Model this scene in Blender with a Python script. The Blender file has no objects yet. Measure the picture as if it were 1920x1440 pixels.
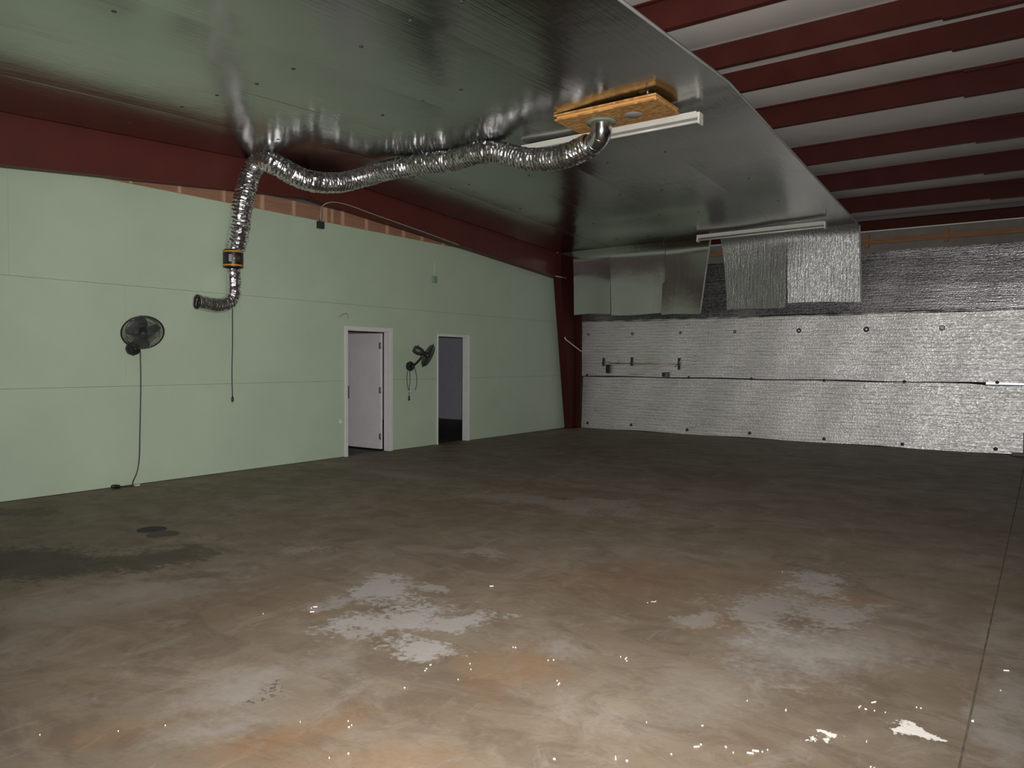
import bpy, bmesh, math, random
from mathutils import Vector, Matrix
random.seed(7)
scene = bpy.context.scene
col = scene.collection

# ------------------------------------------------------------------ camera
CAM = Vector((9.2304, 0.0, 1.5647))
YAW, PITCH, ROLL, FPX = 0.618956, -0.030411, 0.005114, 1406.45
fw = Vector((-math.sin(YAW)*math.cos(PITCH), math.cos(YAW)*math.cos(PITCH), math.sin(PITCH)))
rt0 = Vector((math.cos(YAW), math.sin(YAW), 0)); up0 = rt0.cross(fw)
rt = rt0*math.cos(ROLL)+up0*math.sin(ROLL); up = up0*math.cos(ROLL)-rt0*math.sin(ROLL)
cd = bpy.data.cameras.new('camera'); cam = bpy.data.objects.new('camera', cd); col.objects.link(cam)
cam.matrix_world = Matrix(((rt.x, up.x, -fw.x, CAM.x), (rt.y, up.y, -fw.y, CAM.y), (rt.z, up.z, -fw.z, CAM.z), (0, 0, 0, 1)))
cd.sensor_width = 36.0; cd.lens = 36.0*FPX/1920.0; cd.clip_start = 0.02
scene.camera = cam

# ------------------------------------------------------------------ world, lamps, exposure
W = bpy.data.worlds.new('overcast_sky'); scene.world = W; W.use_nodes = True
W.node_tree.nodes['Background'].inputs[0].default_value = (0.86, 0.93, 1.0, 1)
W.node_tree.nodes['Background'].inputs[1].default_value = 1.3
# the camera's own flash (real lamp of the photograph)
fl = bpy.data.lights.new('camera_flash', 'SPOT'); fo = bpy.data.objects.new('camera_flash', fl); col.objects.link(fo)
fl.energy = FLASH_E = 2420; fl.color = (1.0, 0.97, 0.93); fl.shadow_soft_size = 0.02
fl.spot_size = math.radians(120); fl.spot_blend = 1.0
fo.location = CAM + up*0.055 + rt*0.03 + fw*0.03
fo.rotation_euler = (fw + up*0.10).to_track_quat('-Z', 'Y').to_euler()
# daylight through the open bay door behind the photographer
pl = bpy.data.lights.new('daylight_portal', 'AREA'); po = bpy.data.objects.new('daylight_portal', pl); col.objects.link(po)
pl.shape = 'RECTANGLE'; pl.size = 4.4; pl.size_y = 3.2; pl.cycles.is_portal = True
po.location = (10.4, -0.55, 1.6); po.rotation_euler = (math.radians(90), 0, 0)
vs = scene.view_settings
vs.view_transform = 'Standard'; vs.look = 'None'; vs.exposure = 0.0; vs.gamma = 1.0; vs.use_curve_mapping = False

# ------------------------------------------------------------------ material helpers
def new_mat(name):
    m = bpy.data.materials.new(name); m.use_nodes = True
    nt = m.node_tree; return m, nt, nt.nodes['Principled BSDF']
def nd(nt, typ, **kw):
    n = nt.nodes.new(typ)
    for k, v in kw.items(): setattr(n, k, v)
    return n
def math_(nt, op, a, b=None, c=None, clamp=False):
    n = nt.nodes.new('ShaderNodeMath'); n.operation = op; n.use_clamp = clamp
    for i, v in enumerate((a, b, c)):
        if v is None: continue
        if isinstance(v, (int, float)): n.inputs[i].default_value = v
        else: nt.links.new(v, n.inputs[i])
    return n.outputs[0]
def pos(nt, scale=(1, 1, 1)):
    t = nt.nodes.new('ShaderNodeTexCoord'); mp = nt.nodes.new('ShaderNodeMapping')
    mp.inputs['Scale'].default_value = scale; nt.links.new(t.outputs['Object'], mp.inputs[0]); return mp.outputs[0]
def noise(nt, vec, scale, detail=3, rough=.55, dist=0.):
    n = nt.nodes.new('ShaderNodeTexNoise'); n.inputs['Scale'].default_value = scale
    n.inputs['Detail'].default_value = detail; n.inputs['Roughness'].default_value = rough; n.inputs['Distortion'].default_value = dist
    nt.links.new(vec, n.inputs['Vector']); return n.outputs['Fac']
def ramp(nt, fac, stops):
    r = nt.nodes.new('ShaderNodeValToRGB'); e = r.color_ramp.elements
    while len(e) < len(stops): e.new(0.5)
    for el, (p, c) in zip(e, stops):
        el.position = p; el.color = (*c, 1) if len(c) == 3 else c
    nt.links.new(fac, r.inputs[0]); return r.outputs[0]
def mix(nt, fac, a, b):
    n = nt.nodes.new('ShaderNodeMix'); n.data_type = 'RGBA'
    if isinstance(fac, (int, float)): n.inputs[0].default_value = fac
    else: nt.links.new(fac, n.inputs[0])
    for s, v in ((6, a), (7, b)):
        if isinstance(v, tuple): n.inputs[s].default_value = (*v, 1)
        else: nt.links.new(v, n.inputs[s])
    return n.outputs[2]
def bump(nt, b, h, strength, dist):
    n = nt.nodes.new('ShaderNodeBump'); n.inputs['Strength'].default_value = strength; n.inputs['Distance'].default_value = dist
    nt.links.new(h, n.inputs['Height']); nt.links.new(n.outputs[0], b.inputs['Normal']); return n
def plain(name, c, rough=.6, metal=0., var=.12, scale=6., bmp=0., spec=.5):
    m, nt, b = new_mat(name)
    f = noise(nt, pos(nt), scale, 4)
    lo = tuple(max(0, v*(1-var)) for v in c); hi = tuple(min(1, v*(1+var)) for v in c)
    nt.links.new(ramp(nt, f, [(.3, lo), (.7, hi)]), b.inputs['Base Color'])
    b.inputs['Roughness'].default_value = rough; b.inputs['Metallic'].default_value = metal
    b.inputs['Specular IOR Level'].default_value = spec
    if bmp: bump(nt, b, noise(nt, pos(nt), scale*8, 3), .5, bmp)
    return m

# ------------------------------------------------------------------ mesh helpers
class MB:
    def __init__(s): s.v = []; s.f = []; s.mi = []; s.sm = []
    def add(s, vs, fs, mi=0, smooth=False):
        o = len(s.v); s.v += [tuple(p) for p in vs]
        for f in fs: s.f.append(tuple(i+o for i in f)); s.mi.append(mi); s.sm.append(smooth)
        return s
    def box(s, x0, x1, y0, y1, z0, z1, mi=0, M=None):
        p = [Vector(q) for q in ((x0,y0,z0),(x1,y0,z0),(x1,y1,z0),(x0,y1,z0),(x0,y0,z1),(x1,y0,z1),(x1,y1,z1),(x0,y1,z1))]
        if M is not None: p = [M @ q for q in p]
        return s.add(p, [(0,3,2,1),(4,5,6,7),(0,1,5,4),(1,2,6,5),(2,3,7,6),(3,0,4,7)], mi)
    def prism(s, poly, axis_pts, mi=0):
        # poly = list of 3D points (closed loop), axis_pts = extrusion vector
        n = len(poly); a = [Vector(p) for p in poly]; e = Vector(axis_pts); b = [p+e for p in a]
        fs = [tuple(range(n-1, -1, -1)), tuple(range(n, 2*n))] + [(i, (i+1) % n, n+(i+1) % n, n+i) for i in range(n)]
        return s.add(a+b, fs, mi)
    def tube(s, pts, r, n=8, mi=0, smooth=True, caps=True):
        pts = [Vector(p) for p in pts]; N = len(pts)
        T = [((pts[min(i+1, N-1)]-pts[max(i-1, 0)]).normalized()) for i in range(N)]
        ref = Vector((0, 0, 1)) if abs(T[0].z) < .9 else Vector((1, 0, 0))
        u = (ref - T[0]*ref.dot(T[0])).normalized(); vs = []
        for i in range(N):
            u = (u - T[i]*u.dot(T[i])).normalized(); w = T[i].cross(u)
            for k in range(n):
                a = 2*math.pi*k/n; rr = r(i, k) if callable(r) else r
                vs.append(pts[i] + (u*math.cos(a)+w*math.sin(a))*rr)
        fs = [(i*n+k, i*n+(k+1) % n, (i+1)*n+(k+1) % n, (i+1)*n+k) for i in range(N-1) for k in range(n)]
        if caps: fs += [tuple(range(n-1, -1, -1)), tuple((N-1)*n+k for k in range(n))]
        return s.add(vs, fs, mi, smooth)
    def lathe(s, prof, M, n=24, mi=0, smooth=True):
        # prof = (radius, height) pairs about local z
        vs = []
        for r, h in prof:
            for k in range(n):
                a = 2*math.pi*k/n; vs.append(M @ Vector((r*math.cos(a), r*math.sin(a), h)))
        N = len(prof)
        fs = [(i*n+k, i*n+(k+1) % n, (i+1)*n+(k+1) % n, (i+1)*n+k) for i in range(N-1) for k in range(n)]
        fs += [tuple(range(n-1, -1, -1)), tuple((N-1)*n+k for k in range(n))]
        return s.add(vs, fs, mi, smooth)
    def torus(s, R, r, M, n=36, m=6, mi=0):
        vs = []
        for i in range(n):
            a = 2*math.pi*i/n
            for j in range(m):
                b = 2*math.pi*j/m; q = R+r*math.cos(b)
                vs.append(M @ Vector((q*math.cos(a), q*math.sin(a), r*math.sin(b))))
        fs = [(i*m+j, ((i+1) % n)*m+j, ((i+1) % n)*m+(j+1) % m, i*m+(j+1) % m) for i in range(n) for j in range(m)]
        return s.add(vs, fs, mi, True)
    def build(s, name, mats, parent=None, bevel=0.):
        me = bpy.data.meshes.new(name); me.from_pydata(s.v, [], s.f)
        if not isinstance(mats, (list, tuple)): mats = [mats]
        for m in mats: me.materials.append(m)
        me.polygons.foreach_set('material_index', s.mi); me.polygons.foreach_set('use_smooth', s.sm)
        bm = bmesh.new(); bm.from_mesh(me); bmesh.ops.recalc_face_normals(bm, faces=bm.faces); bm.to_mesh(me); bm.free()
        me.update()
        o = bpy.data.objects.new(name, me); col.objects.link(o)
        if parent is not None: o.parent = parent
        if bevel:
            b = o.modifiers.new('bevel', 'BEVEL'); b.width = bevel; b.segments = 2; b.limit_method = 'ANGLE'
        return o
def tag(o, label=None, cat=None, group=None, kind=None):
    if label: o['label'] = label
    if cat: o['category'] = cat
    if group: o['group'] = group
    if kind: o['kind'] = kind
    return o
def empty(name, loc=(0, 0, 0)):
    o = bpy.data.objects.new(name, None); o.empty_display_size = .1; o.location = loc; col.objects.link(o); return o
class Thing:
    """an Empty at the thing's base; parts are built in world coordinates and re-based"""
    def __init__(s, name, loc, label, cat, group=None):
        s.o = empty(name, loc); s.loc = Vector(loc); tag(s.o, label, cat, group)
    def part(s, mb, name, mat, parent=None, bevel=0., base=None):
        o = mb.build(name, mat, None, bevel)
        for v in o.data.vertices: v.co -= s.loc
        o.parent = parent or s.o
        return o
def spline(P, n):
    P = [Vector(p) for p in P]; out = []
    for i in range(len(P)-1):
        p0 = P[max(i-1, 0)]; p1 = P[i]; p2 = P[i+1]; p3 = P[min(i+2, len(P)-1)]
        for j in range(n):
            t = j/n
            out.append(.5*((2*p1)+(p2-p0)*t+(2*p0-5*p1+4*p2-p3)*t*t+(3*p1-p0-3*p2+p3)*t**3))
    out.append(P[-1]); return out
def resample(P, step):
    P = [Vector(p) for p in P]; d = [0.]
    for a, b in zip(P, P[1:]): d.append(d[-1]+(b-a).length)
    n = max(2, int(d[-1]/step)); out = []; j = 0
    for i in range(n+1):
        t = d[-1]*i/n
        while j < len(P)-2 and d[j+1] < t: j += 1
        k = (t-d[j])/max(1e-9, d[j+1]-d[j]); out.append(P[j].lerp(P[j+1], min(1, k)))
    return out
# ------------------------------------------------------------------ materials
def mint_mat():
    m, nt, b = new_mat('mint_green_paint'); p = pos(nt)
    f = noise(nt, p, 1.1, 4, .6); g = noise(nt, p, 45, 2)
    c = ramp(nt, f, [(.3, (.392, .482, .362)), (.7, (.442, .530, .405))])
    c = mix(nt, math_(nt, 'MULTIPLY', g, .12), c, (.31, .37, .29))
    nt.links.new(c, b.inputs['Base Color']); b.inputs['Roughness'].default_value = .55
    bump(nt, b, noise(nt, p, 160, 2), .25, .002); return m
def red_mat():
    m, nt, b = new_mat('red_oxide_primer'); p = pos(nt)
    f = noise(nt, p, 2.2, 5, .65)
    c = ramp(nt, f, [(.25, (.078, .018, .014)), (.75, (.108, .024, .018))])
    nt.links.new(c, b.inputs['Base Color']); b.inputs['Roughness'].default_value = .5
    b.inputs['Specular IOR Level'].default_value = .35; return m
def bubble_foil(name='bubble_foil', vertical=False, rough=.5, tint=(.97, .95, .94), metal=.87, bs=.6):
    # metal film over bubble rows; bubble glints and pressed lines painted into its colour
    m, nt, b = new_mat(name)
    rows = pos(nt, (2.2, 2.2, 42.) if not vertical else (42., 42., 2.2))
    cell = nt.nodes.new('ShaderNodeTexVoronoi'); cell.inputs['Scale'].default_value = 1.
    nt.links.new(pos(nt, (34, 34, 60) if not vertical else (60, 60, 34)), cell.inputs['Vector'])
    g = nt.nodes.new('ShaderNodeRGBToBW'); nt.links.new(cell.outputs['Color'], g.inputs[0])
    r1 = noise(nt, rows, 1.0, 2, .7); big = noise(nt, pos(nt), .9, 3)
    lines = ramp(nt, r1, [(.28, (0, 0, 0)), (.46, (1, 1, 1))])
    c = mix(nt, lines, tuple(.42*t for t in tint), tint)
    sx = nt.nodes.new('ShaderNodeSeparateXYZ'); nt.links.new(pos(nt), sx.inputs[0])
    along = sx.outputs[2] if not vertical else sx.outputs[0]
    wob = noise(nt, pos(nt, (.5, .5, 3.) if not vertical else (3., 3., .5)), 1.6, 3)
    ph_ = math_(nt, 'FRACT', math_(nt, 'MULTIPLY_ADD', along, 15.5, math_(nt, 'MULTIPLY', wob, 1.6)))
    press = math_(nt, 'ABSOLUTE', math_(nt, 'SUBTRACT', ph_, .5))
    pl_ = ramp(nt, press, [(.03, (0, 0, 0)), (.13, (1, 1, 1))])
    c = mix(nt, pl_, mix(nt, .55, c, tuple(.28*t for t in tint)), c)
    c = mix(nt, math_(nt, 'MULTIPLY', ramp(nt, g.outputs[0], [(.15, (1, 1, 1)), (.75, (0, 0, 0))]), .45), c, tuple(.45*t for t in tint))  # glinting and dim bubbles painted as random cell brightness
    c = mix(nt, math_(nt, 'MULTIPLY', big, .3), c, tuple(.7*t for t in tint))
    nt.links.new(c, b.inputs['Base Color']); b.inputs['Metallic'].default_value = metal
    nt.links.new(math_(nt, 'MULTIPLY_ADD', g.outputs[0], -.22, rough+.13), b.inputs['Roughness'])
    h = math_(nt, 'ADD', math_(nt, 'MULTIPLY', cell.outputs['Distance'], .5), math_(nt, 'MULTIPLY', r1, 1.2))
    bump(nt, b, h, bs, .010); return m
def ceil_foil():
    m, nt, b = new_mat('smooth_ceiling_foil')
    ribs = noise(nt, pos(nt, (40, .6, .6)), 1.0, 3, .6); big = noise(nt, pos(nt), .8, 3)
    c = ramp(nt, big, [(.3, (.44, .45, .43)), (.7, (.51, .52, .50))])
    nt.links.new(c, b.inputs['Base Color']); b.inputs['Metallic'].default_value = 1.0
    nt.links.new(math_(nt, 'MULTIPLY_ADD', ribs, .10, .13), b.inputs['Roughness'])
    h = math_(nt, 'ADD', ribs, math_(nt, 'MULTIPLY', noise(nt, pos(nt), 2.2, 3), 2.5))
    bump(nt, b, h, .22, .008); return m
STAINS = [('w', 0.9, 5.557, 3.628, 3.555, 3.598, 1.896, -2.569), ('w', 0.6, 5.54, 3.264, 3.117, 3.861, 9.34, -4.587), ('w', 1, 6.03, 3.251, 2.01, 2.187, 3.652, -1.992), ('w', 0.9, 6.398, 3.463, 2.733, 2.436, 6.593, -4.49), ('w', 1, 6.473, 3.027, 3.638, 3.318, 3.838, -5.238), ('w', 0.8, 6.072, 2.972, 4.158, 4.416, 5.016, -6.836), ('w', 0.7, 5.689, 3.832, 3.413, 2.716, -0.214, -11.95), ('w', 0.45, 5.585, 4.795, 5.273, 4.017, 4.454, -5.998), ('w', 0.4, 4.26, 4.024, 2.88, 3.725, 6.057, -3.399), ('w', 0.35, 4.158, 7.025, 1.458, 1.046, 1.859, -3.127), ('w', 0.4, 2.006, 7.44, 1.426, 1.344, 0.438, -4.317), ('w', 0.4, 4.865, 6.947, 0.97, 0.581, 0.198, -3.326), ('w', 0.45, 5.308, 7.167, 1.799, 0.966, 0.88, -2.184), ('w', 0.4, 0.373, 7.68, 2.087, 2.344, 0.471, -5.663), ('h', 0.6, 6.09, 2.098, 1.84, 3.374, 3.854, -1.234), ('h', 0.5, 6.385, 1.774, 1.388, 2.951, 5.677, -1.542), ('h', 0.45, 4.29, 2.62, 1.082, 2.153, 2.958, -1.874), ('h', 0.4, 4.154, 2.114, 0.924, 2.353, 2.372, -1.543), ('h', 0.4, 6.285, 2.551, 3.535, 4.074, 2.932, -4.009), ('w', 0.55, 7.845, 4.83, 2.846, 0.831, 1.498, -2.036), ('w', 0.7, 7.96, 5.509, 5.687, 1.043, -0.426, -3.788), ('w', 0.5, 7.553, 4.311, 6.614, 2.606, 4.549, -6.19), ('h', 0.9, 8.229, 4.191, 2.14, 0.524, 1.441, -1.968), ('w', 0.6, 8.172, 4.945, 5.399, 0.877, -0.243, -5.828), ('w', 0.4, 8.342, 5.196, 7.563, 1.765, 11.881, -6.512), ('h', 0.4, 7.966, 3.396, 3.196, 1.21, 2.288, -3.135), ('h', 0.55, 7.123, 3.474, 5.51, 2.818, 0.657, -4.949), ('h', 0.6, 9.124, 3.976, 8.392, 0.294, 1.031, -1.414), ('h', 0.35, 8.755, 6.693, 7.096, 0.538, 5.68, -7.667), ('h', 0.6, 8.298, 3.711, 6.735, 1.739, 11.118, -15.226), ('h', 0.35, 9.066, 5.255, 9.511, 0.357, 1.105, -1.505), ('d', 0.8, 2.888, 2.495, 0.657, 1.704, 1.377, -1.214), ('d', 0.7, 3.527, 3.027, 0.809, 1.614, 2.654, -1.145), ('d', 0.6, 3.657, 3.511, 3.899, 5.6, 0.662, -7.213), ('d', 0.5, 0.695, 3.267, 1.131, 2.935, 3.167, -4.215), ('d', 0.3, 4.141, 2.814, 2.385, 4.29, 9.27, -12.546), ('d', 0.4, 4.199, 3.02, 2.011, 3.524, 8.347, -5.042), ('o', 0.6, 7.052, 3.071, 2.769, 2.337, 2.912, -1.548), ('o', 0.6, 6.692, 1.97, 1.545, 2.516, 4.946, -2.156), ('o', 0.4, 6.138, 1.567, 1.255, 2.991, 7.971, -4.085), ('o', 0.35, 6.902, 4.854, 0.96, 0.464, 0.903, -1.222), ('o', 0.9, 5.27, 7.176, 3.98, 2.205, 2.476, -3.287), ('o', 0.3, 7.127, 5.186, 2.029, 0.831, 1.08, -1.46), ('o', 0.35, 7.622, 4.305, 5.054, 1.914, 3.246, -4.418), ('o', 0.3, 5.363, 3.004, 1.904, 2.445, 1.922, -2.612), ('o', 0.45, 7.13, 2.032, 1.548, 1.6, 3.778, -5.197), ('o', 0.4, 8.155, 5.328, 3.339, 0.691, 3.492, -4.737), ('p', 1, 8.757, 3.558, 16.687, 1.418, 4.002, -13.917), ('p', 1, 8.828, 3.553, 17.213, 0.83, 4.775, -31.033), ('p', 1, 8.515, 3.242, 22.537, 3.229, 6.442, -33.932), ('p', 0.8, 8.733, 3.511, 40.69, 6.105, 12.755, -17.518), ('g', 0.8, 6.26, 2.13, 5.447, 9.756, 13.223, -3.02)]
def floor_mat():
    m, nt, b = new_mat('stained_concrete'); p0 = pos(nt)
    # ragged coordinates
    nz = nt.nodes.new('ShaderNodeTexNoise'); nz.inputs['Scale'].default_value = 2.6; nz.inputs['Detail'].default_value = 6; nz.inputs['Roughness'].default_value = .68
    nt.links.new(p0, nz.inputs['Vector'])
    sub = nt.nodes.new('ShaderNodeVectorMath'); sub.operation = 'MULTIPLY_ADD'
    nt.links.new(nz.outputs['Color'], sub.inputs[0]); sub.inputs[1].default_value = (.7, .7, 0); 
    ad = nt.nodes.new('ShaderNodeVectorMath'); ad.operation = 'ADD'; ad.inputs[1].default_value = (-.35, -.35, 0)
    nt.links.new(p0, sub.inputs[2]); nt.links.new(sub.outputs[0], ad.inputs[0]); P = ad.outputs[0]
    fine = noise(nt, p0, 22, 4, .7); mid = noise(nt, p0, 3.2, 5, .62); big = noise(nt, p0, .55, 4, .6)
    def mask(kinds, soft, grain):
        tot = None
        for k, a, cx, cy, ux, uy, vx, vy in STAINS:
            if k not in kinds: continue
            s = nt.nodes.new('ShaderNodeVectorMath'); s.operation = 'SUBTRACT'; nt.links.new(P, s.inputs[0]); s.inputs[1].default_value = (cx, cy, 0)
            d1 = nt.nodes.new('ShaderNodeVectorMath'); d1.operation = 'DOT_PRODUCT'; nt.links.new(s.outputs[0], d1.inputs[0]); d1.inputs[1].default_value = (ux, uy, 0)
            d2 = nt.nodes.new('ShaderNodeVectorMath'); d2.operation = 'DOT_PRODUCT'; nt.links.new(s.outputs[0], d2.inputs[0]); d2.inputs[1].default_value = (vx, vy, 0)
            q = math_(nt, 'ADD', math_(nt, 'MULTIPLY', d1.outputs['Value'], d1.outputs['Value']), math_(nt, 'MULTIPLY', d2.outputs['Value'], d2.outputs['Value']))
            l = math_(nt, 'SQRT', q)
            e = math_(nt, 'ADD', math_(nt, 'SUBTRACT', 1.15, l), math_(nt, 'MULTIPLY_ADD', fine, grain, -grain*.5))
            e = math_(nt, 'ADD', e, math_(nt, 'MULTIPLY_ADD', mid, grain, -grain*.5))
            e = math_(nt, 'MULTIPLY', math_(nt, 'DIVIDE', e, soft, clamp=True), a)
            tot = e if tot is None else math_(nt, 'MAXIMUM', tot, e)
        return tot
    base = ramp(nt, big, [(.25, (.155, .112, .074)), (.5, (.21, .165, .118)), (.75, (.26, .22, .172))])
    base = mix(nt, math_(nt, 'MULTIPLY', ramp(nt, mid, [(.35, (0, 0, 0)), (.7, (1, 1, 1))]), .40), base, (.125, .09, .065))
    base = mix(nt, math_(nt, 'MULTIPLY', ramp(nt, noise(nt, p0, 1.5, 5, .7, .6), [(.5, (0, 0, 0)), (.68, (1, 1, 1))]), .30), base, (.33, .29, .25))
    base = mix(nt, math_(nt, 'MULTIPLY', fine, .22), base, (.09, .07, .05))
    st = noise(nt, pos(nt, (1.0, 1.9, 1)), 1.3, 7, .72, 1.1)
    base = mix(nt, math_(nt, 'MULTIPLY', ramp(nt, st, [(.40, (1, 1, 1)), (.52, (0, 0, 0))]), .45), base, (.098, .070, .052))
    st2 = noise(nt, pos(nt, (1.6, .8, 1)), 2.4, 7, .74, .8)
    base = mix(nt, math_(nt, 'MULTIPLY', ramp(nt, st2, [(.54, (0, 0, 0)), (.66, (1, 1, 1))]), .35), base, (.29, .262, .235))
    base = mix(nt, math_(nt, 'MULTIPLY', mask('o', 1.0, 1.6), .7), base, (.235, .118, .045))
    base = mix(nt, math_(nt, 'MULTIPLY', mask('d', .4, 1.6), 1.0), base, (.042, .033, .026))
    base = mix(nt, math_(nt, 'MULTIPLY', mask('h', 1.0, 1.6), .75), base, (.335, .32, .30))
    base = mix(nt, math_(nt, 'MULTIPLY', mask('w', .55, 3.4), .85), base, (.345, .33, .315))
    base = mix(nt, math_(nt, 'MULTIPLY', math_(nt, 'MULTIPLY', mask('g', .8, .5), ramp(nt, noise(nt, p0, 38, 2), [(.52, (0, 0, 0)), (.56, (1, 1, 1))])), .9), base, (.06, .055, .05))
    base = mix(nt, mask('p', .2, 1.0), base, (.78, .74, .69))
    nt.links.new(base, b.inputs['Base Color'])
    nt.links.new(math_(nt, 'MULTIPLY_ADD', mid, .25, .5), b.inputs['Roughness']); b.inputs['Specular IOR Level'].default_value = .3
    bump(nt, b, math_(nt, 'ADD', fine, math_(nt, 'MULTIPLY', mid, 2.)), .25, .006); return m
def wood_mat(name, lo, hi, axis):
    m, nt, b = new_mat(name); sc = {'y': (30, 2, 30), 'z': (30, 30, 2), 'x': (2, 30, 30)}[axis]
    f = noise(nt, pos(nt, sc), 1.2, 4, .65, .6)
    nt.links.new(ramp(nt, f, [(.3, lo), (.7, hi)]), b.inputs['Base Color']); b.inputs['Roughness'].default_value = .7; return m
def osb_mat():
    m, nt, b = new_mat('oriented_strand_board'); v = nt.nodes.new('ShaderNodeTexVoronoi'); v.inputs['Scale'].default_value = 22
    nt.links.new(pos(nt, (1, 2.2, 1)), v.inputs['Vector'])
    g = nt.nodes.new('ShaderNodeRGBToBW'); nt.links.new(v.outputs['Color'], g.inputs[0])
    nt.links.new(ramp(nt, g.outputs[0], [(.2, (.33, .155, .045)), (.5, (.50, .25, .075)), (.8, (.60, .34, .12))]), b.inputs['Base Color'])
    b.inputs['Roughness'].default_value = .65; return m

M_mint = mint_mat(); M_red = red_mat(); M_foil = bubble_foil(); M_ceil = ceil_foil()
M_flap = bubble_foil('hanging_foil', True, .45, (.50, .50, .49)); M_col = plain('dark_column_red', (.052, .0125, .0095), .6, var=.15, scale=2., spec=.1); M_pur = plain('dark_purlin_primer', (.040, .0092, .0072), .6, var=.15, scale=2., spec=.08); M_floor = floor_mat()  # column and purlins get darker reds than the rafter
M_foil2 = bubble_foil('shaded_bubble_foil', False, .32, (.68, .66, .68), 1.0, .35)  # same foil for the top sheet, its dimmer lighting put into the tint
M_edge = plain('white_foil_edge', (.30, .295, .29), .6)
M_cut = plain('cut_foil_edge', (.09, .09, .085), .6)
M_sheath = plain('dusty_grey_insulation', (.165, .15, .135), .8, var=.15, scale=3.)
M_insul = plain('white_vinyl_insulation', (.43, .40, .375), .75, var=.06, scale=2.)
M_white = plain('white_paint', (.62, .61, .60), .45, var=.04)
M_door = plain('white_door_paint', (.60, .58, .60), .4, var=.04)
M_black = plain('black_plastic', (.012, .012, .013), .4, var=.2)
M_dkgrey = plain('dark_grey_plastic', (.03, .032, .03), .45, var=.2)
M_blade = plain('smoky_blade_plastic', (.06, .062, .055), .4)
M_steel = plain('dull_steel', (.35, .34, .33), .4, 1.0)
M_lid = plain('dark_brown_lid', (.055, .038, .028), .6)
M_dark = plain('dark_cavity_sheathing', (.03, .026, .026), .9)
M_bluegrey = plain('pale_grey_room_paint', (.36, .36, .42), .6, var=.05)
M_dkfloor = plain('dark_room_floor', (.035, .03, .03), .6)
M_stud = wood_mat('bare_pine', (.40, .25, .15), (.52, .34, .21), 'z')
M_ply = wood_mat('weathered_plywood', (.24, .12, .075), (.33, .175, .11), 'y')
M_girt = wood_mat('rust_stained_board', (.17, .075, .03), (.27, .14, .06), 'x')
M_osb = osb_mat()
M_osbedge = wood_mat('strand_board_edge', (.62, .30, .08), (.72, .38, .11), 'x')
M_orange = plain('orange_band', (.62, .27, .03), .4)
M_galv = plain('galvanised_elbow', (.62, .62, .66), .2, 1.0, var=.05)
M_lamp = plain('white_fixture_enamel', (.70, .68, .62), .4, var=.05)
M_tube = plain('unlit_tube_glass', (.55, .54, .50), .25, var=.05)
M_label = plain('pale_label', (.45, .45, .47), .5)
M_brown = plain('brown_emblem', (.11, .05, .035), .5)
M_hinge = plain('brass_hinge', (.42, .30, .24), .4, .7)
M_cable = plain('grey_cable', (.30, .30, .27), .5)
M_green2 = plain('green_grey_box_paint', (.20, .28, .22), .5)
M_chip = plain('white_chips', (.80, .76, .70), .7)
def duct_mat():
    m, nt, b = new_mat('crinkled_duct_foil'); p = pos(nt)
    f = noise(nt, p, 28, 4, .7)
    nt.links.new(ramp(nt, f, [(.3, (.55, .54, .56)), (.7, (.80, .79, .80))]), b.inputs['Base Color'])
    b.inputs['Metallic'].default_value = 1.; b.inputs['Roughness'].default_value = .22
    bump(nt, b, noise(nt, p, 30, 3, .6), .35, .006); return m
M_duct = duct_mat()

# ------------------------------------------------------------------ setting
YR, ZP, SL = 7.56, 4.44, .055           # ridge line, purlin underside at the ridge, roof slope
def zp(y): return ZP - SL*abs(y-YR)
YB = 15.46
# floor: two slabs with an open joint over a dark base
f = tag(MB().box(-.15, 16, -.9, 16.0, -.14, -.03).build('floor', M_dark), kind='structure')
MB().box(-.12, 8.984, -.9, 15.98, -.03, 0).build('floor_slab', M_floor, f)
MB().box(8.993, 16, -.9, 15.98, -.03, 0).build('floor_slab', M_floor, f)
MB().box(8.983, 8.994, -.9, 15.98, -.03, -.004).build('joint_filler', plain('joint_filler', (.10, .078, .06), .9, var=.5, scale=9.), f)
# green wall: dark framing core with drywall sheets, courses 1.233 m high
D1 = (8.36, 9.31, 2.05); D2 = (10.58, 11.46, 2.02)
core = MB()
for a, b_, z0 in ((-.6, D1[0]-.02, 0), (D1[0]-.02, D1[1]+.02, D1[2]+.02), (D1[1]+.02, D2[0]-.02, 0), (D2[0]-.02, D2[1]+.02, D2[2]+.02), (D2[1]+.02, 15.45, 0)):
    core.box(-.12, -.0045, a, b_, z0, 3.695)
wl = tag(core.build('wall_left', M_dark), kind='structure')
def sheet(y0, y1, z0, z1):
    g = .0012
    MB().box(-.0045, 0, y0+g*.5, y1-g*.5, z0+g, z1-g*1.5).build('drywall_sheet', M_mint, wl)
for z0, z1, cuts in ((0.006, 1.233, (-.6, 2.3, 5.96)), (1.233, 2.472, (-.6, 1.1, 4.76)), (2.472, 3.725, (-.6, 3.5, 7.15, 10.8, 14.46, 15.45))):
    if z1 > 3: ends = list(cuts)
    else: ends = list(cuts)+[D1[0]]
    for a, b_ in zip(ends, ends[1:]): sheet(a, b_, z0, z1)
    if z1 < 3:
        sheet(D1[1], D2[0], z0, z1); sheet(D2[1], 15.45, z0, z1)
        if z0 > 1:
            sheet(D1[0], D1[1], D1[2], z1); sheet(D2[0], D2[1], D2[2], z1)
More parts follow.
